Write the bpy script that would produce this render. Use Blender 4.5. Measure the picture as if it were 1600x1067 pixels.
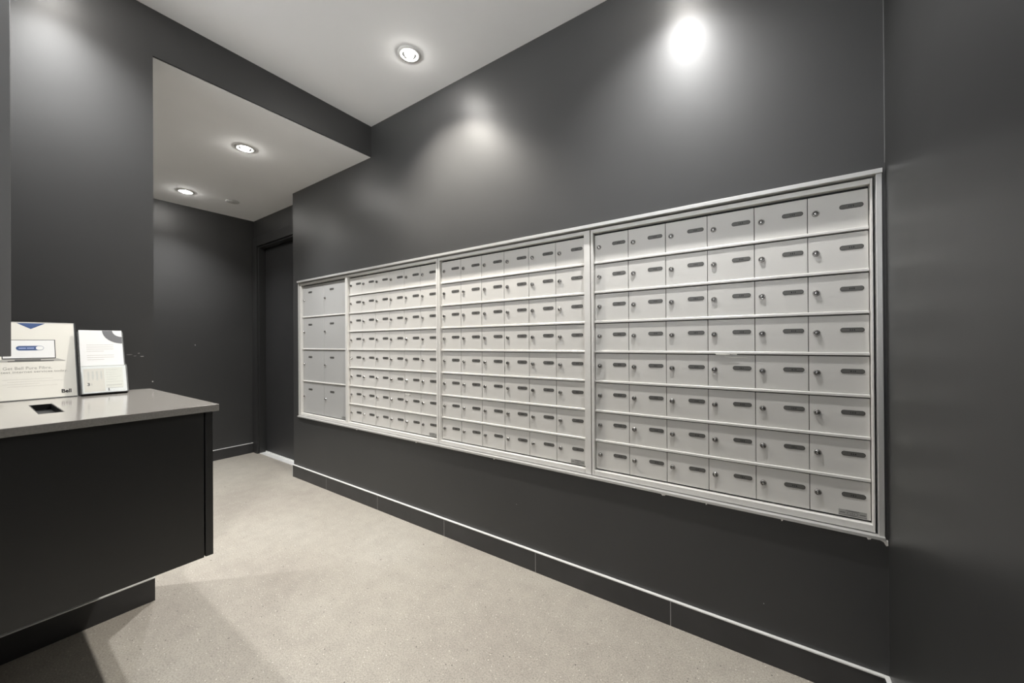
import bpy, bmesh, math, random
from mathutils import Vector, Matrix
random.seed(7)
S = bpy.context.scene
COL = S.collection
for o in list(bpy.data.objects): bpy.data.objects.remove(o)

# ------------------------------------------------------------------ camera
# axes: X runs along the mailbox wall (to the right), Y goes towards that wall, Z up; metres
YAW, PITCH, ROLL, FPX = 0.599704702, 0.00271162, -0.00645579, 586.25
H = 1.12
F = Vector((-math.sin(YAW)*math.cos(PITCH), math.cos(YAW)*math.cos(PITCH), math.sin(PITCH)))
r = Vector((math.cos(YAW), math.sin(YAW), 0)); u = r.cross(F)
c_, s_ = math.cos(ROLL), math.sin(ROLL)
R_, U_ = c_*r + s_*u, -s_*r + c_*u
cam = bpy.data.objects.new('camera', bpy.data.cameras.new('camera'))
COL.objects.link(cam)
m = Matrix((R_, U_, -F)).transposed().to_4x4(); m.translation = (0, 0, H)
cam.matrix_world = m
cam.data.sensor_width = 36; cam.data.lens = 36*FPX/1600; cam.data.clip_start = 0.02
S.camera = cam

# ------------------------------------------------------------------ world, exposure
W = bpy.data.worlds.new('world'); S.world = W; W.use_nodes = True
bg = W.node_tree.nodes['Background']
bg.inputs[1].default_value = 1.0
# added fill through the rear opening: strong from below for the ceiling, weak above
_n = W.node_tree; _s = _n.nodes.new('ShaderNodeSeparateXYZ')
_r = _n.nodes.new('ShaderNodeMapRange'); _r.inputs[1].default_value = -0.05; _r.inputs[2].default_value = 0.05
_r.inputs[3].default_value = 8.5; _r.inputs[4].default_value = 0.9
_c = _n.nodes.new('ShaderNodeTexCoord')
_n.links.new(_c.outputs['Generated'], _s.inputs[0]); _n.links.new(_s.outputs[2], _r.inputs[0]); _n.links.new(_r.outputs[0], bg.inputs[1])
bg.inputs[0].default_value = (0.97, 0.985, 1.0, 1)
S.view_settings.view_transform = 'Standard'; S.view_settings.look = 'None'
S.view_settings.gamma = 1; S.view_settings.exposure = 0.42
S.view_settings.use_curve_mapping = False
SPOT_W = 108.0          # power of each downlight
NEUTRAL = (1.0, 0.995, 0.985); WARM = (1.0, 0.95, 0.87)

# ------------------------------------------------------------------ main dimensions
D = 1.582              # face of mailbox wall
XR = 0.296             # right wall
XH = -2.24             # wall behind the counter / header face
YO = 0.475             # left edge of the corridor opening
XB = -4.42             # corridor end wall
ZU, ZL = 2.606, 2.397  # ceilings
YD = 1.71              # corridor door wall
XE = -3.33             # far end of the mailbox wall
YREAR = -2.3

# ------------------------------------------------------------------ materials
def nmat(name, col, rough=0.5, metal=0.0, spec=0.5, noise=None, bump=None, rnoise=None):
    mt = bpy.data.materials.new(name); mt.use_nodes = True
    nt = mt.node_tree; b = nt.nodes['Principled BSDF']
    b.inputs['Base Color'].default_value = (*col, 1)
    b.inputs['Roughness'].default_value = rough
    b.inputs['Metallic'].default_value = metal
    b.inputs['Specular IOR Level'].default_value = spec
    geo = nt.nodes.new('ShaderNodeNewGeometry')
    def nz(scale, detail=3):
        n = nt.nodes.new('ShaderNodeTexNoise'); n.inputs['Scale'].default_value = scale
        n.inputs['Detail'].default_value = detail
        nt.links.new(geo.outputs['Position'], n.inputs['Vector']); return n
    if noise:
        n = nz(noise[0]); mr = nt.nodes.new('ShaderNodeMapRange')
        mr.inputs[1].default_value = 0.3; mr.inputs[2].default_value = 0.7
        mr.inputs[3].default_value = 1-noise[1]; mr.inputs[4].default_value = 1+noise[1]
        nt.links.new(n.outputs[0], mr.inputs[0])
        mx = nt.nodes.new('ShaderNodeVectorMath'); mx.operation = 'SCALE'
        mx.inputs[0].default_value = col
        nt.links.new(mr.outputs[0], mx.inputs['Scale']); nt.links.new(mx.outputs[0], b.inputs['Base Color'])
    if rnoise:
        n = nz(rnoise[0]); mr = nt.nodes.new('ShaderNodeMapRange')
        mr.inputs[1].default_value = 0.3; mr.inputs[2].default_value = 0.7
        mr.inputs[3].default_value = rough-rnoise[1]; mr.inputs[4].default_value = rough+rnoise[1]
        nt.links.new(n.outputs[0], mr.inputs[0]); nt.links.new(mr.outputs[0], b.inputs['Roughness'])
    if bump:
        n = nz(bump[0], 4); bp = nt.nodes.new('ShaderNodeBump'); bp.inputs['Strength'].default_value = bump[1]
        bp.inputs['Distance'].default_value = bump[2]
        nt.links.new(n.outputs[0], bp.inputs['Height']); nt.links.new(bp.outputs[0], b.inputs['Normal'])
    return mt

def emis(name, col, st):
    mt = bpy.data.materials.new(name); mt.use_nodes = True
    b = mt.node_tree.nodes['Principled BSDF']
    b.inputs['Base Color'].default_value = (*col, 1)
    b.inputs['Emission Color'].default_value = (*col, 1); b.inputs['Emission Strength'].default_value = st
    return mt

M = {}
M['wall'] = nmat('charcoal_satin_paint', (0.041, 0.041, 0.041), 0.45, spec=0.5, noise=(3, .05), bump=(160, .05, .002), rnoise=(1.6, .03))
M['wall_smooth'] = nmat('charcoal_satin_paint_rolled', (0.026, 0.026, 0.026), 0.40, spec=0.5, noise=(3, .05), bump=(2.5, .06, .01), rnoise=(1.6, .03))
M['disc'] = nmat('cover_disc', (0.55, 0.55, 0.54), 0.7)
M['door'] = nmat('charcoal_door_paint', (0.030, 0.030, 0.031), 0.42, noise=(4, .06))
M['frame_dark'] = nmat('charcoal_gloss_paint', (0.030, 0.030, 0.030), 0.36)
M['ceiling'] = nmat('ceiling_white', (0.90, 0.90, 0.90), 0.9, spec=0.2, noise=(4, .01))
M['tile'] = nmat('dark_tile', (0.036, 0.0355, 0.036), 0.45, noise=(9, .14), bump=(60, .05, .002))
M['grout'] = nmat('grey_grout', (0.36, 0.35, 0.34), 0.8)
M['bead'] = nmat('corner_bead_upper', (0.14, 0.14, 0.14), 0.6)
M['grout_dark'] = nmat('corner_bead', (0.06, 0.06, 0.06), 0.6)
M['metal'] = nmat('brushed_aluminium', (0.86, 0.86, 0.84), 0.38, metal=0.25, noise=(30, .03))
M['box'] = nmat('satin_white_metal', (0.64, 0.625, 0.595), 0.42, metal=0.1, noise=(2.2, .02))
M['box_grey'] = nmat('satin_grey_metal', (0.45, 0.448, 0.44), 0.42, metal=0.15, noise=(2.2, .02))
M['boxframe'] = nmat('satin_white_frame', (0.70, 0.685, 0.655), 0.36, metal=0.1)
M['label'] = nmat('silver_label', (0.36, 0.355, 0.34), 0.4, metal=0.3)
M['panel'] = nmat('grey_satin_paint', (0.15, 0.15, 0.149), 0.45, noise=(3, .05))
M['lip'] = nmat('aluminium_surround', (0.60, 0.595, 0.58), 0.36, metal=0.5)
M['seam'] = nmat('dark_gap', (0.02, 0.02, 0.02), 0.8)
M['plate'] = nmat('grey_plate', (0.115, 0.112, 0.105), 0.42, metal=0.2)
M['plate_rim'] = nmat('plate_rim', (0.035, 0.034, 0.03), 0.5)
M['ink'] = nmat('ink', (0.015, 0.015, 0.015), 0.6)
M['chrome'] = nmat('chrome', (0.42, 0.41, 0.40), 0.22, metal=1.0)
M['keyway'] = nmat('keyway', (0.012, 0.012, 0.012), 0.5)
M['tape'] = nmat('tape_residue', (0.85, 0.83, 0.78), 0.5)
M['paintfleck'] = nmat('paint_fleck', (0.55, 0.54, 0.52), 0.6)
M['counter'] = nmat('quartz_grey', (0.27, 0.255, 0.235), 0.13, spec=0.8, noise=(220, .10))
M['cabinet'] = nmat('black_laminate', (0.010, 0.010, 0.0098), 0.38, spec=0.9, noise=(60, .05))
M['black'] = nmat('black_recess', (0.006, 0.006, 0.006), 0.5)
M['paper'] = nmat('sign_paper', (0.80, 0.78, 0.71), 0.35)
M['paper2'] = nmat('leaflet_paper', (0.84, 0.84, 0.83), 0.4)
M['cream'] = nmat('card_cream', (0.74, 0.69, 0.62), 0.45)
M['greytext'] = nmat('grey_print', (0.42, 0.41, 0.38), 0.5)
M['faint'] = nmat('faint_print', (0.62, 0.60, 0.56), 0.5)
M['blue'] = nmat('blue_print', (0.055, 0.10, 0.24), 0.35)
M['paleblue'] = nmat('pale_blue_print', (0.40, 0.47, 0.72), 0.35)
M['blackprint'] = nmat('black_print', (0.012, 0.012, 0.014), 0.4)
M['darkgrey'] = nmat('dark_grey_print', (0.13, 0.13, 0.125), 0.4)
M['swoosh'] = nmat('grey_swoosh', (0.17, 0.17, 0.18), 0.4)
M['whiteprint'] = nmat('white_print', (0.85, 0.85, 0.84), 0.35)
M['fixture'] = nmat('white_fixture', (0.72, 0.72, 0.70), 0.4)
M['bulb'] = emis('lamp_glow', (1.0, 0.97, 0.92), 330.0)
ac = nmat('clear_acrylic', (0.92, 0.93, 0.93), 0.04); acb = ac.node_tree.nodes['Principled BSDF']
acb.inputs['Roughness'].default_value = .05
_t = ac.node_tree.nodes.new('ShaderNodeBsdfTransparent'); _m = ac.node_tree.nodes.new('ShaderNodeMixShader'); _m.inputs[0].default_value = .10
_t.inputs[0].default_value = (.97, .98, .98, 1)
ac.node_tree.links.new(_t.outputs[0], _m.inputs[1]); ac.node_tree.links.new(acb.outputs[0], _m.inputs[2])
ac.node_tree.links.new(_m.outputs[0], ac.node_tree.nodes['Material Output'].inputs[0])
M['acrylic'] = ac
M['smoke'] = nmat('acrylic_edge', (0.05, 0.05, 0.05), 0.15)

def floor_mat():
    mt = bpy.data.materials.new('polished_concrete'); mt.use_nodes = True
    nt = mt.node_tree; b = nt.nodes['Principled BSDF']; L = nt.links
    g = nt.nodes.new('ShaderNodeNewGeometry')
    def N(t, **k):
        n = nt.nodes.new(t)
        for a, v in k.items(): n.inputs[a].default_value = v
        return n
    def noise(sc, det=4, rgh=.55):
        n = N('ShaderNodeTexNoise', Scale=sc, Detail=det, Roughness=rgh); L.new(g.outputs['Position'], n.inputs['Vector']); return n
    def ramp(src, stops):
        rp = nt.nodes.new('ShaderNodeValToRGB'); e = rp.color_ramp.elements
        while len(e) < len(stops): e.new(0.5)
        for el, (p, cc) in zip(e, stops): el.position = p; el.color = (*cc, 1)
        L.new(src, rp.inputs[0]); return rp
    def mix(a, bcol, fac, mode='MIX'):
        mx = nt.nodes.new('ShaderNodeMix'); mx.data_type = 'RGBA'; mx.blend_type = mode
        for s, idx in ((a, 6), (bcol, 7)):
            if isinstance(s, tuple): mx.inputs[idx].default_value = (*s, 1)
            else: L.new(s, mx.inputs[idx])
        if isinstance(fac, float): mx.inputs[0].default_value = fac
        else: L.new(fac, mx.inputs[0])
        return mx.outputs[2]
    big = ramp(noise(1.3, 5).outputs[0], [(.30, (.305, .277, .243)), (.52, (.352, .326, .284)), (.72, (.385, .362, .320))])
    mid = ramp(noise(14, 6, .65).outputs[0], [(.30, (.90, .90, .90)), (.55, (1, 1, 1)), (.75, (1.05, 1.05, 1.04))])
    col = mix(big.outputs[0], mid.outputs[0], 1.0, 'MULTIPLY')
    fine = ramp(noise(190, 3, .6).outputs[0], [(.28, (.55, .54, .52)), (.5, (1, 1, 1)), (.74, (1.35, 1.34, 1.32))])
    col = mix(col, fine.outputs[0], .75, 'MULTIPLY')
    def specks(scale, r0, r1, keep, colr, colin):
        v = N('ShaderNodeTexVoronoi', Scale=scale); L.new(g.outputs['Position'], v.inputs['Vector'])
        jit = noise(scale*3, 2)
        ad = nt.nodes.new('ShaderNodeMath'); ad.operation = 'MULTIPLY_ADD'
        L.new(jit.outputs[0], ad.inputs[0]); ad.inputs[1].default_value = .12; L.new(v.outputs['Distance'], ad.inputs[2])
        edge = N('ShaderNodeMapRange'); edge.inputs[1].default_value = r0+.06; edge.inputs[2].default_value = r1+.06
        edge.inputs[3].default_value = 1; edge.inputs[4].default_value = 0; L.new(ad.outputs[0], edge.inputs[0])
        sep = nt.nodes.new('ShaderNodeSeparateColor'); L.new(v.outputs['Color'], sep.inputs[0])
        th = nt.nodes.new('ShaderNodeMath'); th.operation = 'LESS_THAN'; th.inputs[1].default_value = keep
        L.new(sep.outputs[0], th.inputs[0])
        mu = nt.nodes.new('ShaderNodeMath'); mu.operation = 'MULTIPLY'; L.new(edge.outputs[0], mu.inputs[0]); L.new(th.outputs[0], mu.inputs[1])
        return mix(colin, colr, mu.outputs[0]), mu.outputs[0]
    col, _ = specks(150, .10, .26, .34, (.25, .23, .20), col)
    col, _ = specks(75, .10, .22, .22, (.27, .25, .215), col)
    col, _ = specks(120, .12, .26, .10, (.72, .69, .62), col)
    col, k1 = specks(48, .08, .13, .14, (.06, .055, .05), col)
    col, k2 = specks(15, .05, .085, .12, (.13, .115, .10), col)
    # faint hairline crazing and darker scuffed streaks
    v = N('ShaderNodeTexVoronoi', Scale=2.6); v.feature = 'DISTANCE_TO_EDGE'
    wn = noise(3.5, 5); wa = nt.nodes.new('ShaderNodeVectorMath'); wa.operation = 'MULTIPLY_ADD'
    L.new(wn.outputs[1], wa.inputs[0]); wa.inputs[1].default_value = (.5, .5, .5); L.new(g.outputs['Position'], wa.inputs[2]); L.new(wa.outputs[0], v.inputs['Vector'])
    cr = ramp(v.outputs[0], [(.0, (.9, .9, .9)), (.006, (1, 1, 1))])
    col = mix(col, cr.outputs[0], .6, 'MULTIPLY')
    L.new(col, b.inputs['Base Color'])
    rr = N('ShaderNodeMapRange'); rr.inputs[3].default_value = .34; rr.inputs[4].default_value = .52
    L.new(noise(5, 4).outputs[0], rr.inputs[0]); L.new(rr.outputs[0], b.inputs['Roughness'])
    b.inputs['Specular IOR Level'].default_value = .4
    bp = nt.nodes.new('ShaderNodeBump'); bp.inputs['Strength'].default_value = .25; bp.inputs['Distance'].default_value = .0015
    L.new(noise(150, 4).outputs[0], bp.inputs['Height']); L.new(bp.outputs[0], b.inputs['Normal'])
    return mt
M['floor'] = floor_mat()

# ------------------------------------------------------------------ mesh helpers
class MB:
    """collects shapes into one mesh with several material slots"""
    def __init__(s): s.bm = bmesh.new(); s.mats = []
    def mi(s, mat):
        if mat not in s.mats: s.mats.append(mat)
        return s.mats.index(mat)
    def box(s, a, b, mat, bev=0, seg=2):
        x0, y0, z0 = [min(p, q) for p, q in zip(a, b)]; x1, y1, z1 = [max(p, q) for p, q in zip(a, b)]
        t = bmesh.new()
        bmesh.ops.create_cube(t, size=1)
        for v in t.verts: v.co = Vector((x0+(v.co.x+.5)*(x1-x0), y0+(v.co.y+.5)*(y1-y0), z0+(v.co.z+.5)*(z1-z0)))
        if bev: bmesh.ops.bevel(t, geom=list(t.edges), offset=bev, segments=seg, affect='EDGES', profile=.6)
        s.merge(t, mat, smooth=False)
    def merge(s, t, mat, smooth=False, mtx=None):
        i = s.mi(mat); mp = {}
        for v in t.verts: mp[v] = s.bm.verts.new(mtx @ v.co if mtx else v.co)
        for f in t.faces:
            try:
                nf = s.bm.faces.new([mp[v] for v in f.verts]); nf.material_index = i; nf.smooth = smooth
            except ValueError: pass
        t.free()
    def prism(s, pts, axis, a, b, mat, smooth=False):
        """outline pts (2D) extruded along axis from a to b"""
        i = s.mi(mat)
        def P(p, q):
            if axis == 0: return (q, p[0], p[1])
            if axis == 1: return (p[0], q, p[1])
            return (p[0], p[1], q)
        A = [s.bm.verts.new(P(p, a)) for p in pts]; B = [s.bm.verts.new(P(p, b)) for p in pts]
        fs = [s.bm.faces.new(A[::-1]), s.bm.faces.new(B)]
        n = len(pts)
        for k in range(n):
            f = s.bm.faces.new([A[k], A[(k+1) % n], B[(k+1) % n], B[k]]); f.smooth = smooth; fs.append(f)
        for f in fs: f.material_index = i
    def lathe(s, prof, mat, mtx=None, n=24, smooth=True):
        """profile of (radius, height) turned about local Z"""
        i = s.mi(mat); rings = []
        mtx = mtx or Matrix()
        for (rr, z) in prof:
            if rr < 1e-6: rings.append([s.bm.verts.new(mtx @ Vector((0, 0, z)))])
            else: rings.append([s.bm.verts.new(mtx @ Vector((rr*math.cos(2*math.pi*k/n), rr*math.sin(2*math.pi*k/n), z))) for k in range(n)])
        for A, B in zip(rings, rings[1:]):
            for k in range(n):
                if len(A) == 1 and len(B) == 1: continue
                if len(A) == 1: vs = [A[0], B[k], B[(k+1) % n]]
                elif len(B) == 1: vs = [A[k], A[(k+1) % n], B[0]]
                else: vs = [A[k], A[(k+1) % n], B[(k+1) % n], B[k]]
                f = s.bm.faces.new(vs); f.material_index = i; f.smooth = smooth
    def poly(s, pts3, mat):
        f = s.bm.faces.new([s.bm.verts.new(p) for p in pts3]); f.material_index = s.mi(mat)
    def mesh(s, name):
        bmesh.ops.recalc_face_normals(s.bm, faces=s.bm.faces[:])
        me = bpy.data.meshes.new(name); s.bm.to_mesh(me); s.bm.free()
        for mt in s.mats: me.materials.append(mt)
        return me
    def obj(s, name, parent=None, loc=None):
        o = bpy.data.objects.new(name, s.mesh(name)); COL.objects.link(o)
        if parent: o.parent = parent
        if loc: o.location = loc
        return o

def struct(o, label=None, cat=None):
    o['kind'] = 'structure'
    if label: o['label'] = label
    if cat: o['category'] = cat
    return o
def tag(o, label, cat, group=None):
    o['label'] = label; o['category'] = cat
    if group: o['group'] = group
    return o
def empty(name, loc, rot=(0, 0, 0)):
    o = bpy.data.objects.new(name, None); o.location = loc; o.rotation_euler = rot
    o.empty_display_size = .05; COL.objects.link(o); return o

def text_bm(txt, size, bold=0.0):
    cu = bpy.data.curves.new('t', 'FONT'); cu.body = txt; cu.size = size; cu.offset = bold
    cu.align_x = 'LEFT'; cu.fill_mode = 'FRONT'; cu.resolution_u = 3
    o = bpy.data.objects.new('t', cu); COL.objects.link(o)
    dg = bpy.context.evaluated_depsgraph_get(); me = bpy.data.meshes.new_from_object(o.evaluated_get(dg))
    t = bmesh.new(); t.from_mesh(me)
    bpy.data.objects.remove(o); bpy.data.curves.remove(cu); bpy.data.meshes.remove(me)
    return t

# ------------------------------------------------------------------ room shell
w = MB(); w.box((-4.6, YREAR-.1, -.12), (.5, 1.95, 0), M['floor']); f = w.obj('floor')
struct(f, 'speckled beige polished concrete floor', 'floor')
w = MB(); w.box((XH-.0005, YREAR, ZU), (.5, 1.72, ZU+.1), M['ceiling']); struct(w.obj('ceiling'), 'white ceiling above the mailboxes', 'ceiling')
w = MB(); w.box((XB-.1, -1.35, ZL), (XH-.011, 1.9, ZL+.1), M['ceiling']); struct(w.obj('ceiling_corridor'), 'lower white ceiling over the corridor', 'ceiling')

WT = D+.15
ox0, ox1, oz0, oz1 = -3.246, .2895, .510, 1.6435       # hole for the mailboxes
w = MB()
w.box((XE, D, 0), (ox0, WT, ZU), M['wall']); w.box((ox1, D, 0), (XR+.12, WT, ZU), M['wall'])
w.box((ox0, D, 0), (ox1, WT, oz0), M['wall']); w.box((ox0, D, oz1), (ox1, WT, ZU), M['wall'])
w.box((XR-.0016, D-.0016, 1.66), (XR-.0002, D+.001, ZU), M['bead']); w.box((XR-.0012, D-.0012, .1016), (XR-.0002, D+.001, .49), M['grout_dark'])
# small dried flecks of pale paint on the wall
def fleck(x, z, sx, sz):
    w.prism([(x+sx*math.cos(a)*random.uniform(.6, 1), z+sz*math.sin(a)*random.uniform(.6, 1)) for a in [k*math.pi/3 for k in range(6)]], 1, D-.0008, D+.001, M['paintfleck'])
fleck(-.02, .20, .002, .002); fleck(-1.06, .30, .002, .0015)
struct(w.obj('wall_main'), 'satin charcoal wall holding the mailboxes', 'wall')

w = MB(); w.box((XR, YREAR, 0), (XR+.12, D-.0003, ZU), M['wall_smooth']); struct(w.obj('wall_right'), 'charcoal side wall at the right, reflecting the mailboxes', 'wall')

w = MB()
w.box((XH-.14, YREAR, 0), (XH, YO, ZL), M['wall'])
w.box((XH-.010, YREAR, ZL), (XH, YO, ZU), M['wall']); w.box((XH-.010, YO, ZL+.002), (XH, D-.0005, ZU), M['wall'])
for (y, z, a, b_) in ((.3977, 1.079, .010, .0006), (.437, 1.0705, .006, .0012), (.427, 1.084, .004, .0008), (.4705, .9586, .0025, .0028), (.415, 1.073, .005, .0005)):
    w.prism([(y+a*math.cos(t), z+b_*math.sin(t)) for t in [k*math.pi/4 for k in range(8)]], 0, XH-.001, XH+.0006, M['paintfleck'])
struct(w.obj('wall_left'), 'charcoal wall behind the counter with header over the opening', 'wall')

w = MB(); w.box((XB-.1, -1.35, 0), (XB, 1.9, ZL), M['wall'])
w.prism([(1.2226+.004*math.cos(t), 1.1157+.005*math.sin(t)) for t in [k*math.pi/3 for k in range(6)]], 0, XB-.001, XB+.0006, M['paintfleck'])
struct(w.obj('wall_back'), 'dark end wall of the corridor', 'wall')
w = MB(); w.box((XB, -1.35, 0), (XH-.14, -1.25, ZL), M['wall']); struct(w.obj('wall_corridor_side'), 'hidden side wall of the corridor', 'wall')
# door wall with door opening
dx0, dx1, dz = -4.325, -3.43, 2.128
w = MB()
w.box((XB, YD, 0), (dx0, 1.9, ZL), M['wall']); w.box((dx1, YD, 0), (XE, 1.9, ZL), M['wall']); w.box((dx0, YD, dz), (dx1, 1.9, ZL), M['wall']); w.box((dx0, 1.87, 0), (dx1, 1.9, dz), M['wall'])
struct(w.obj('wall_door_side'), 'charcoal corridor wall around the door', 'wall')
# lobby end behind the camera: wall round an unglazed opening added for fill light
w = MB()
w.box((XH-.14, YREAR-.1, 2.45), (XR+.12, YREAR, ZU), M['wall']); w.box((XH+.25, YREAR-.1, 0), (XR-.15, YREAR, 1.0), M['wall']); w.box((XH-.14, YREAR-.1, 0), (XH+.25, YREAR, 2.45), M['wall'])
w.box((XR-.15, YREAR-.1, 0), (XR+.12, YREAR, 2.45), M['wall'])
struct(w.obj('wall_rear'), 'unseen rear wall round an opening added for fill light', 'wall')
w = MB(); w.box((XH-.14, YREAR-.1, ZL+.1), (XH-.01, WT, ZU+.1), M['wall']); w.box((XH-.14, YREAR-.1, ZU), (XR+.12, YREAR, ZU+.1), M['wall'])
struct(w.obj('trim_1'), 'hidden ceiling edge', 'trim')

# hanging panel at the far left, above the counter
w = MB(); w.box((-2.03, -.9, 1.087), (-1.93, .0835, ZU-.0002), M['panel'], .002)
struct(w.obj('wall_hanging'), 'charcoal hanging wall panel at the far left above the counter', 'wall')

# ------------------------------------------------------------------ door in the corridor
door = MB(); door.box((dx0+.006, YD+.062, .012), (dx1-.006, YD+.105, dz-.0235), M['door'], .002); d = door.obj('door_1')
struct(d, 'plain charcoal door in the corridor recess', 'door')
w = MB()   # casing + jamb, stepped
def casing(t0, y0, y1, tz):
    w.box((dx0-t0[0], y0, 0), (dx0+t0[1], y1, tz[1]), M['frame_dark'], .0015)
    w.box((dx1-t0[1], y0, 0), (dx1+t0[0], y1, tz[1]), M['frame_dark'], .0015)
    w.box((dx0+t0[1], y0, tz[0]), (dx1-t0[1], y1, tz[1]), M['frame_dark'], .0015)
casing((.085, .008), YD-.018, YD, (dz-.008, dz+.085))
casing((-.001, .022), YD-.0005, YD+.0610, (dz-.022, dz-.001))
fr = w.obj('door_frame', d)
w = MB(); w.box((dx0+.02, YD+.055, .002), (dx1-.02, YD+.062, .016), M['metal'], .001); w.obj('bottom_sweep', d)
w = MB(); w.box((dx0+.02, YD+.0, 0.0), (dx1-.02, YD+.110, .006), M['metal'], .001); w.obj('threshold', d)

# ------------------------------------------------------------------ baseboards: dark tiles with an aluminium edge strip
def board_x(name, x0, x1, y, joints, label):      # along X, facing -Y
    w = MB(); xs = [x0]+joints+[x1]
    for a, b in zip(xs, xs[1:]): w.box((a+.0014, y-.011, 0), (b-.0014, y, .097), M['tile'], .0006)
    w.box((x0+.001, y-.0104, 0), (x1-.001, y-.001, .0965), M['grout'])
    o = struct(w.obj(name), label, 'baseboard')
    w = MB(); w.box((x0, y-.0125, .097), (x1, y, .1015), M['metal'], .0008); w.obj('edge_strip', o)['label'] = 'aluminium edge strip along the tile top'
    return o
def board_y(name, y0, y1, x, sgn, joints, label):
    w = MB(); ys = [y0]+joints+[y1]
    for a, b in zip(ys, ys[1:]): w.box((x, a+.001, 0), (x+sgn*.011, b-.001, .097), M['tile'], .0006)
    w.box((x+sgn*.001, y0+.001, 0), (x+sgn*.0095, y1-.001, .0965), M['grout'])
    o = struct(w.obj(name), label, 'baseboard')
    w = MB(); w.box((x, y0, .097), (x+sgn*.0125, y1, .1015), M['metal'], .0008); w.obj('edge_strip', o)['label'] = 'aluminium edge strip along the tile top'
    return o
b = board_x('baseboard_main', XE, XR-.0125, D, [-2.81, -2.18, -1.56, -.945, -.326], 'dark tile baseboard below the mailboxes')
w = MB(); w.box((XE-.003, D-.0125, 0), (XE, D+.02, .1015), M['metal'], .0005); w.obj('end_strip', b)
board_y('baseboard_right', YREAR, D, XR, -1, [-1.6, -1.0, -.39, .22, .83], 'dark tile baseboard along the right wall')
board_y('baseboard_left', YREAR, YO, XH, 1, [-1.6, -1.0, -.39], 'dark tile baseboard under the counter')
board_y('baseboard_back', -1.25, YD-.018, XB, 1, [-.6, .01, .62, 1.23], 'dark tile baseboard at the corridor end')

# ------------------------------------------------------------------ mailbox units
PZ = 0.1325; ZTOP = 1.6066; ZBOT = ZTOP-8*PZ
YF = D+.008      # unit frame face
YR = D+.020      # rails face
YP = D+.025      # door face
# surround that runs round all four units
w = MB()
sx0, sx1 = -3.245, .2885; sz0, sz1 = .512, 1.6425
w.box((sx0, D-.012, sz1-.014), (sx1, D+.075, sz1), M['lip'], .0012)
w.box((sx0, D-.012, sz0), (sx1, D+.075, sz0+.010), M['lip'], .0012)
w.box((sx0, D-.003, sz0+.010), (sx0+.010, D+.075, sz1-.014), M['lip'], .0012)
w.box((sx1-.014, D-.003, sz0+.010), (sx1, D+.075, sz1-.014), M['lip'], .0012)
w.box((sx0+.01, D+.071, sz0+.01), (sx1-.014, D+.075, sz1-.014), M['seam'])
sur = w.obj('mailbox_surround'); tag(sur, 'thin aluminium surround running round all four mailbox units', 'frame')
# rough flecks of filler along its lower edge
for x, l in ((-2.42, .006), (-1.80, .006), (-.36, .02), (-.2, .006), (.03, .007), (-1.2, .01), (.245, .012)):
    w = MB(); w.prism([(x, sz0+.001), (x+l, sz0+.001), (x+l*.8, sz0-.004), (x+l*.3, sz0-.006)], 1, D-.010, D-.0005, M['tape']); w.obj('filler_fleck', sur)
w = MB()
w.prism([(.27, sz0+.001), (.294, sz0+.001), (.2945, sz0-.014), (.290, sz0-.016), (.284, sz0-.005)], 1, D-.006, D-.0005, M['tape'])
w.obj('filler_fleck', sur)

def rrect(cx, cz, wd, ht, rad, n=6):
    pts = []
    for (sx, sz, a0) in ((1, 1, 0), (-1, 1, 90), (-1, -1, 180), (1, -1, 270)):
        for k in range(n+1):
            a = math.radians(a0+90*k/n)
            pts.append((cx+sx*(wd/2-rad)+rad*math.cos(a), cz+sz*(ht/2-rad)+rad*math.sin(a)))
    return pts

def plate_mesh(wd, ht, blobs):
    p = MB()
    p.prism(rrect(0, 0, wd, ht, ht*.49), 1, -.0011, 0, M['plate_rim'])
    p.prism(rrect(0, 0, wd-.0030, ht-.0030, (ht-.003)*.49), 1, -.0014, -.0005, M['plate'])
    for k, (dx, s) in enumerate(blobs):
        p.box((dx-.0013*s, -.0017, -.0026), (dx+.0013*s, -.0012, .0026), M['ink'])
    return p.mesh('number_plate')
plates = [plate_mesh(.0585, .0148, b) for b in (((-.005, 1), (0, 1), (.005, 1.2)), ((-.006, .9), (-.001, 1.3), (.0045, .8)), ((-.004, 1.2), (.0015, .7), (.006, 1)), ((-.0055, .7), (-.0005, 1), (.005, 1)))]
def lock_mesh():
    p = MB(); X = Matrix.Rotation(math.radians(90), 4, 'X')   # local Z -> -Y
    p.lathe([(.0104, 0), (.0104, .0012), (.0096, .0030), (.0086, .0058), (.0078, .0066), (.0070, .0066), (.0064, .0052)], M['chrome'], X, 20)
    p.lathe([(.0064, .0052), (0, .0052)], M['plate_rim'], X, 20, False)
    p.lathe([(.0046, .0052), (.0046, .0064), (.0038, .0068), (0, .0068)], M['chrome'], X, 16)
    p.box((-.0006, -.0072, -.0024), (.0006, -.0066, .0024), M['keyway'])
    return p.mesh('lock')
lockm = lock_mesh()
def door_mesh(wd, ht, mat):
    p = MB(); p.box((0, 0, 0), (wd, .0022, ht), mat, .0009, 1); return p.mesh('mailbox_door')

def link(name, mesh, parent, loc):
    o = bpy.data.objects.new(name, mesh); COL.objects.link(o); o.parent = parent; o.location = loc; return o

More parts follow.
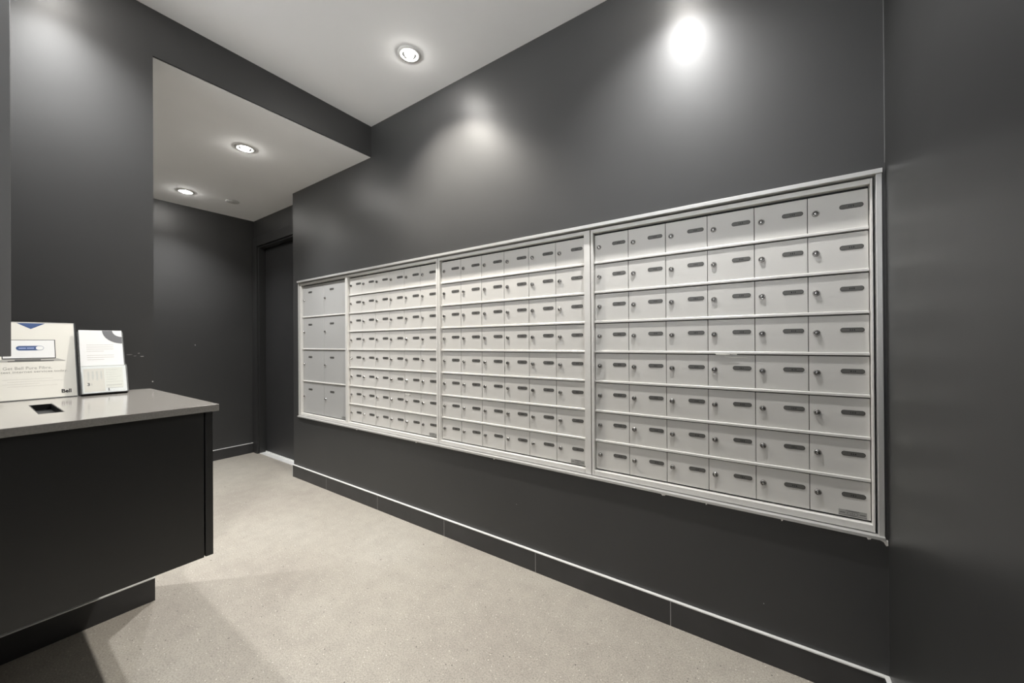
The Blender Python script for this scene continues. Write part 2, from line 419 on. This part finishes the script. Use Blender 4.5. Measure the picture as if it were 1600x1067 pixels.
def unit(x0, x1, dxa, dxb, ncol, nrow, label, group, big=False):
    t = empty('mailbox_unit', (x0, D, 0))
    tag(t, label, 'mailbox unit', group)
    X = lambda x: x-x0
    zt, zb = sz1-.0195, sz0+.0125
    w = MB()   # frame: four sides, with back pan
    w.box((0.0012, .008, zb), (X(dxa)-.001, .070, zt), M['boxframe'], .0015)
    w.box((X(dxb)+.001, .008, zb), (x1-x0-.0014, .070, zt), M['boxframe'], .0015)
    w.box((X(dxa)-.001, .008, ZTOP), (X(dxb)+.001, .070, zt), M['boxframe'], .0015)
    w.box((X(dxa)-.001, .008, zb), (X(dxb)+.001, .070, ZBOT), M['boxframe'], .0015)
    w.obj('frame', t)
    w = MB(); w.box((X(dxa)-.001, .034, ZBOT), (X(dxb)+.001, .040, ZTOP), M['seam']); w.obj('back_panel', t)
    cw = (dxb-dxa)/ncol; rh = (ZTOP-ZBOT)/nrow
    rail = None
    for k in range(1, nrow):
        if rail is None:
            w = MB(); w.prism([(.034, -.0048), (.0205, -.0048), (.0190, -.0028), (.0190, .0032), (.0205, .0052), (.034, .0052)], 0, 0.001, dxb-dxa-.001, M['boxframe'])
            rail = w.mesh('rail')
        link('rail', rail, t, (X(dxa), 0, ZTOP-k*rh))
    g = .00085
    dm = door_mesh(cw-2*g, rh-.0142, M['box_grey'] if big else M['box'])
    for j in range(nrow):
        for i in range(ncol):
            zb_ = ZTOP-(j+1)*rh+.0058
            dd = link('mailbox_door', dm, t, (X(dxa)+i*cw+g, .025, zb_))
            if big:
                link('lock', lockm, dd, (.020, 0, rh*.50))
                link('number_plate', plates[(i+j) % 4], dd, (.115, 0, rh*.735))
            else:
                low = (j == nrow-1)
                link('lock', lockm, dd, (.0205, 0, rh*.475))
                link('number_plate', plates[random.randrange(4)], dd, (.1095, 0, rh*.535))
            if j == nrow-1 and i == ncol-1: last = dd
    # maker's strip on the last door: oval between two lines
    w = MB(); cx = cw-.045
    w.box((cx-.034, -.0006, .0025), (cx+.034, .0, .0215), M['label'])
    w.box((cx-.034, -.0008, .0038), (cx+.034, -.0005, .0052), M['darkgrey']); w.box((cx-.016, -.0008, .0188), (cx+.016, -.0005, .0210), M['darkgrey'])
    def ring(a, b, tk):
        n = 20
        o_ = [(cx+a*math.cos(2*math.pi*k/n), .012+b*math.sin(2*math.pi*k/n)) for k in range(n)]
        i_ = [(cx+(a-tk)*math.cos(2*math.pi*k/n), .012+(b-tk)*math.sin(2*math.pi*k/n)) for k in range(n)]
        for k in range(n):
            q = (k+1) % n
            w.poly([(o_[k][0], -.0009, o_[k][1]), (o_[q][0], -.0009, o_[q][1]), (i_[q][0], -.0009, i_[q][1]), (i_[k][0], -.0009, i_[k][1])], M['darkgrey'])
    ring(.014, .0065, .0013)
    for a, b_ in ((-.031, -.018), (.017, .031)): w.box((cx+a, -.0009, .0105), (cx+b_, -.0006, .0135), M['darkgrey'])
    for k, h in enumerate((.003, .005, .004)): w.box((cx-.006+k*.0045, -.0009, .0095), (cx-.0038+k*.0045, -.0006, .0095+h), M['darkgrey'])
    w.obj('maker_label', last)
    return t, last

S12, S23, S34 = -2.5617, -1.6187, -.6590
G = 'banks of small mailboxes in the wall'
u1, _ = unit(-3.234, S12, -3.217, -2.578, 2, 4, 'narrow end mailbox unit with eight large doors, farthest from the camera', 'mailbox units', True)
u2, _ = unit(S12, S23, -2.5455, -1.6365, 6, 8, 'mailbox unit of 48 small doors with tape scraps, beside the large-door unit', G)
u3, _ = unit(S23, S34, -1.6035, -.690, 6, 8, 'cream-toned mailbox unit of 48 small doors, between two similar units', G)
u4, _ = unit(S34+.0015, .2705, -.6445, .2625, 6, 8, 'nearest mailbox unit of 48 small doors, beside the right-hand corner', G)
del u1['group']
# torn tape left on doors and a rail
w = MB()
def scrap(pts, y=.0236): w.prism(pts, 1, y, y+.0012, M['tape'])
X4 = lambda x: x+.6590
z = ZTOP-4*PZ-.003
scrap([(X4(-.168), z), (X4(-.150), z+.001), (X4(-.120), z-.001), (X4(-.118), z-.0035), (X4(-.135), z-.005), (X4(-.165), z-.0045)], .0175)
scrap([(X4(-.118), z-.001), (X4(-.096), z-.001), (X4(-.098), z-.004), (X4(-.117), z-.003)], .0175)
scrap([(X4(-.140), z-.011), (X4(-.115), z-.0125), (X4(-.09), z-.012), (X4(-.066), z-.014), (X4(-.062), z-.0155), (X4(-.09), z-.0148), (X4(-.113), z-.016), (X4(-.135), z-.0125)])
w.obj('tape_residue', u4)['label'] = 'torn white tape left under a rail'
w = MB()
X2 = lambda x: x-S12
z = ZTOP-6*PZ
for (x, dz_, sx, sy) in ((-1.925, -.018, .010, .007), (-1.905, -.021, .012, .009), (-1.89, -.016, .006, .006), (-1.99, -.012, .010, .004)):
    scrap([(X2(x)+sx*math.cos(a)*random.uniform(.7, 1.1), z+dz_+sy*math.sin(a)*random.uniform(.6, 1.1)) for a in [k*math.pi/4 for k in range(8)]])
w.obj('tape_residue', u2)['label'] = 'scraps of white tape near the bottom'

# ------------------------------------------------------------------ counter
CX1, CY1 = -1.450, .4615
YL = -1.15
t = empty('reception_cabinet', (-1.85, -.3, .45))
tag(t, 'wall-hung black cabinet under the grey counter, floating above the floor', 'cabinet')
P0 = Vector((1.85, .3, -.45))
def ab(w, a, b, mat, bev=0): w.box(Vector(a)+P0, Vector(b)+P0, mat, bev)
w = MB(); ab(w, (XH+.0005, YL, .458), (-1.480, .424, .9075), M['cabinet'], .001); w.obj('body', t)
w = MB(); ab(w, (-1.4795, YL, .455), (-1.460, .4245, .9075), M['cabinet'], .0012); w.obj('front_panel', t)
w = MB(); ab(w, (XH+.0005, .4275, .4555), (-1.459, .4475, .9075), M['cabinet'], .0012); w.obj('end_panel', t)
# worktop with a cut-out
w = MB()
hx0, hx1, hy0, hy1 = -1.945, -1.668, .1175, .1640
z0, z1 = .9085, .9300
i = w.mi(M['counter']); xs = [XH+.0005, hx0, hx1, CX1]; ys = [YL, hy0, hy1, CY1]
vt = {}; vb = {}
for a in range(4):
    for b_ in range(4):
        vt[a, b_] = w.bm.verts.new((xs[a], ys[b_], z1)); vb[a, b_] = w.bm.verts.new((xs[a], ys[b_], z0))
for a in range(3):
    for b_ in range(3):
        if (a, b_) == (1, 1): continue
        w.bm.faces.new([vt[a, b_], vt[a+1, b_], vt[a+1, b_+1], vt[a, b_+1]]); w.bm.faces.new([vb[a, b_], vb[a, b_+1], vb[a+1, b_+1], vb[a+1, b_]])
for k in range(3):
    for (p, q) in (((k, 0), (k+1, 0)), ((k, 3), (k+1, 3)), ((0, k), (0, k+1)), ((3, k), (3, k+1))):
        w.bm.faces.new([vt[p], vt[q], vb[q], vb[p]])
for (p, q) in (((1, 1), (2, 1)), ((2, 1), (2, 2)), ((2, 2), (1, 2)), ((1, 2), (1, 1))): w.bm.faces.new([vt[p], vt[q], vb[q], vb[p]])
ct = w.obj('countertop'); tag(ct, 'grey quartz countertop with a rectangular cut-out, leaflets standing on it', 'countertop')
bv = ct.modifiers.new('bevel', 'BEVEL'); bv.width = .0015; bv.segments = 2; bv.limit_method = 'ANGLE'
w = MB(); e = .002   # black liner in the cut-out
w.box((hx0+e, hy0+e, z0+.0002), (hx1-e, hy1-e, z0+.0022), M['black'])
for a, b_ in (((hx0+.0003, hy0+.0003), (hx0+e, hy1-.0003)), ((hx1-e, hy0+.0003), (hx1-.0003, hy1-.0003)), ((hx0+e, hy0+.0003), (hx1-e, hy0+e)), ((hx0+e, hy1-e), (hx1-e, hy1-.0003))):
    w.box((*a, z0+.0002), (*b_, z1-.0008), M['black'])
w.obj('cable_opening', ct)['label'] = 'black rectangular opening in the worktop'

# ------------------------------------------------------------------ poster in an acrylic stand; local x -> world Y, local z up, local -y towards camera (+X)
def frame_obj(name, loc, lean, yaw=0):
    o = bpy.data.objects.new(name, None); COL.objects.link(o)
    o.matrix_world = Matrix.Translation(loc) @ Matrix.Rotation(math.radians(90+yaw), 4, 'Z') @ Matrix.Rotation(-lean, 4, 'X')
    return o
def put_text(w, txt, x, z, size, mat, y, bold=0, sx=1.0):
    tb = text_bm(txt, size, bold)
    w.merge(tb, mat, False, Matrix.Translation((x, y, z)) @ Matrix.Rotation(math.radians(90), 4, 'X') @ Matrix.Diagonal((sx, 1, 1, 1)))
LEAN = math.atan2(.090, .273)
# local frame: x to the right (world +Y), y away from the viewer, z up the sheet
PW, PH = .216, .286
hold = frame_obj('acrylic_sign_holder', (-2.131, .0245, .9335), LEAN)
tag(hold, 'clear acrylic stand holding the larger poster on the counter', 'sign holder')
w = MB(); w.box((-.003, .0026, .0), (PW+.003, .0046, PH+.002), M['acrylic'], .0004); w.obj('back_sheet', hold)
w = MB(); w.box((-.003, -.0020, -.0030), (PW+.003, .0046, -.0005), M['acrylic'], .0004); w.obj('bottom_lip', hold)
w = MB(); w.box((PW+.0032, -.0018, -.002), (PW+.0048, .0046, PH+.002), M['smoke'], .0003); w.obj('side_edge', hold)['label'] = 'dark edge of the acrylic'
post = frame_obj('poster', (-2.131, .0245, .9335), LEAN)
tag(post, 'larger white poster with laptop picture and Bell lettering, on the counter', 'poster')
w = MB()
w.box((0, .0008, 0), (PW, .0022, PH), M['paper'])
def q(x0, z0, x1, z1, mat, y=.0006): w.box((x0, y, z0), (x1, .0009, z1), mat)
cx = .112
w.prism([(cx-.030, PH-.003), (cx+.036, PH-.003), (cx+.002, PH-.026)], 1, .0006, .0009, M['blue'])
w.box((0, .0005, PH-.0035), (PW, .0009, PH), M['faint'])
# laptop
lx0, lx1, lz0, lz1 = cx-.062, cx+.057, .147, .219
q(lx0, lz0, lx1, lz1, M['blackprint']); w.box((lx0+.002, .0004, lz0+.003), (lx1-.002, .0008, lz1-.002), M['whiteprint'])
w.prism([(cx-.080, .138), (cx-.078, .1365), (cx+.078, .1365), (cx+.080, .138), (cx+.060, .1465), (cx-.060, .1465)], 1, .0005, .0009, M['greytext'])
w.box((cx-.050, .0003, .1372), (cx+.052, .0008, .1395), M['blackprint'])
w.box((cx-.035, .0002, .1372), (cx+.022, .0007, .1450), M['darkgrey'])
w.prism(rrect(cx-.001, .187, .062, .0170, .0083), 1, .0002, .0008, M['blue'])
w.prism(rrect(cx+.0205, .187, .0175, .0145, .0071), 1, .0000, .0006, M['whiteprint'])
w.box((cx-.026, .0000, .185), (cx-.010, .0005, .1885), M['paleblue']); w.box((cx-.008, .0000, .185), (cx+.008, .0005, .1885), M['paleblue'])
put_text(w, 'Get Bell Pure Fibre,', .051, .108, .0150, M['greytext'], .0004, 0.0, .90)
put_text(w, 'the fastest internet services today.', .012, .0955, .0120, M['greytext'], .0004, 0.0, 1.10)
for k, (a, b_) in enumerate(((.05, .16), (.06, .185), (.05, .13), (.06, .17))): q(a, .072-k*.0085, b_, .0728-k*.0085, M['faint'])
put_text(w, 'Bell', .178, .0145, .0190, M['blackprint'], .0003, .0005, .88)
w.obj('printed_sheet', post)

# ------------------------------------------------------------------ leaflets in a second acrylic holder
LEAN2 = math.atan2(.078, .250); LW, LH = .118, .2560
yaw2 = -20.5*0
hold2 = frame_obj('acrylic_leaflet_holder', (-2.118, .2500, .9330), LEAN2, 0)
tag(hold2, 'small acrylic pocket holder with white leaflets, right of the poster', 'leaflet holder')
w = MB()
w.box((-.003, .0040, 0), (LW+.003, .0058, LH-.004), M['acrylic'], .0004); w.obj('back_sheet', hold2)
w = MB(); w.box((-.003, -.0220, -.0030), (LW+.003, .0058, -.0008), M['smoke'], .0004); w.obj('base', hold2)['label'] = 'dark base of the holder'
w = MB(); w.prism([(-.0220, 0), (.0058, 0), (.0058, LH-.004), (.002, LH-.004), (-.0220, .108)], 0, -.0045, -.003, M['smoke']); w.obj('side_wall', hold2)['label'] = 'dark side wall of the holder'
w = MB(); w.box((-.003, -.0220, 0), (LW+.003, -.0208, .108), M['acrylic'], .0003); w.obj('pocket_front', hold2)
leaf = frame_obj('leaflet', (-2.118, .2500, .9330), LEAN2, 0)
tag(leaf, 'tall white leaflet with grey swoosh in its top corner, in the small holder', 'leaflet')
w = MB(); w.box((0, -.004, .001), (LW-.002, .0035, LH), M['paper2'], .0006)
def arc(r0, r1, cx, cz, mat, y0, y1):
    n = 14; pts = []
    A = [(cx+r1*math.cos(math.radians(180+90*k/n)), cz+r1*math.sin(math.radians(180+90*k/n))) for k in range(n+1)]
    B = [(cx+r0*math.cos(math.radians(180+90*k/n)), cz+r0*math.sin(math.radians(180+90*k/n))) for k in range(n+1)]
    w.prism(A+B[::-1], 1, y0, y1, mat)
arc(.026, .054, LW-.0025, LH-.0008, M['swoosh'], -.0044, -.0040)
for k in range(8):
    if k == 4: continue
    q_ = .195-k*.0085; w.box((.018, -.0043, q_), (.018+(.072 if k in (0, 1, 2, 5, 6) else .045), -.0039, q_+.0016), M['faint'])
w.obj('printed_sheet', leaf)
card = frame_obj('information_card', (-2.118, .2500, .9330), LEAN2, 0)
tag(card, 'cream card in front of the leaflet, in the pocket of the small holder', 'card')
w = MB(); w.box((.001, -.0195, .001), (LW-.001, -.0185, .106), M['whiteprint']); w.box((.004, -.0198, .006), (.058, -.0194, .096), M['cream']); w.box((.059, -.0198, .018), (LW-.010, -.0194, .098), M['paper'])
w.box((0.001, -.0199, .105), (LW-.001, -.0184, .1065), M['greytext'])
for k in range(6): w.box((.063, -.0200, .088-k*.0095), (.063+(.034, .024, .030, .038, .028, .044)[k], -.0196, .0892-k*.0095), M['faint'])
w.box((.062, -.0200, .026), (.104, -.0196, .030), M['faint']); w.box((.064, -.0200, .016), (.106, -.0196, .0172), M['greytext'])
for k in range(4): w.box((.014+k*.011, -.0200, .05+.004*(k % 2)), (.019+k*.011, -.0196, .085), M['faint'])
put_text(w, '3', .012, .030, .0150, M['blackprint'], -.0201, .0006); put_text(w, '1', .021, .030, .011, M['greytext'], -.0201, .0002)
w.box((.066, -.0201, .008), (.0685, -.0197, .016), M['blackprint']); w.box((.0655, -.0201, .0065), (.070, -.0197, .0085), M['darkgrey'])
w.obj('printed_sheet', card)
bpy.context.view_layer.update()
for o in (post, leaf, card):      # one-mesh things: let the sheet itself be the top-level object
    ch = o.children[0]; mw = ch.matrix_world.copy(); ch.parent = None; ch.matrix_world = o.matrix_world
    nm = o.name; lab, cat = o['label'], o['category']
    bpy.data.objects.remove(o); ch.name = nm; ch['label'] = lab; ch['category'] = cat

# ------------------------------------------------------------------ recessed downlights
def light_meshes():
    ring = MB(); ring.lathe([(.036, 0.0), (.036, -.004), (.046, -.0055), (.056, -.0035), (.0585, 0.0)], M['fixture'], None, 40)
    cone = MB(); cone.lathe([(.037, -.0035), (.030, -.0008), (.0, -.0006)], M['chrome'], None, 32)
    bulb = MB(); bulb.lathe([(.0225, -.001), (.022, -.006), (.017, -.011), (.009, -.0145), (0, -.0155)], M['bulb'], None, 32)
    return ring.mesh('trim_ring'), cone.mesh('reflector'), bulb.mesh('lamp')
RM, CM, BM = light_meshes()
def spot_data(name, col, power, angle=118, blend=1.0):
    l = bpy.data.lights.new(name, 'SPOT'); l.energy = power; l.color = col; l.spot_size = math.radians(angle); l.spot_blend = blend
    l.shadow_soft_size = .028; return l
def downlight(x, y, z, label, col=NEUTRAL, power=SPOT_W, angle=118):
    t = empty('downlight', (x, y, z)); tag(t, label, 'ceiling light', 'recessed ceiling downlights')
    link('trim_ring', RM, t, (0, 0, 0)); link('reflector', CM, t, (0, 0, 0)); link('lamp', BM, t, (0, 0, 0))
    s = bpy.data.objects.new('spot_beam', spot_data('spot_beam', col, power, angle)); COL.objects.link(s); s.parent = t; s.location = (0, 0, -.020)
    return t
downlight(-1.515, 1.297, ZU, 'lit round downlight in the upper ceiling', WARM, SPOT_W*1.15)
downlight(-2.806, 1.038, ZL, 'nearer of the two lit downlights in the lower corridor ceiling', NEUTRAL, SPOT_W*.8)
downlight(-4.002, 1.048, ZL, 'farther lit downlight in the lower ceiling, near the end wall', NEUTRAL, SPOT_W*.65)
downlight(-3.40, -.55, ZL, 'added downlight, out of view, brightening the corridor', NEUTRAL, SPOT_W*1.8)  # extra lamp added out of view to brighten the corridor
downlight(-.300, 1.300, ZU, 'downlight above the nearest mailbox unit, outside the photo', NEUTRAL, SPOT_W*.68)
downlight(-1.930, .205, ZU, 'downlight above the counter, outside the photo', NEUTRAL, SPOT_W*.7)
# sprinkler cover disc
w = MB(); w.lathe([(.050, 0), (.050, -.004), (.047, -.006), (0, -.0065)], M['disc'], None, 36)
tag(w.obj('sprinkler_cover', None, (-3.947, 1.362, ZL)), 'small round white cover disc on the lower ceiling, right of the far downlight', 'ceiling cover')
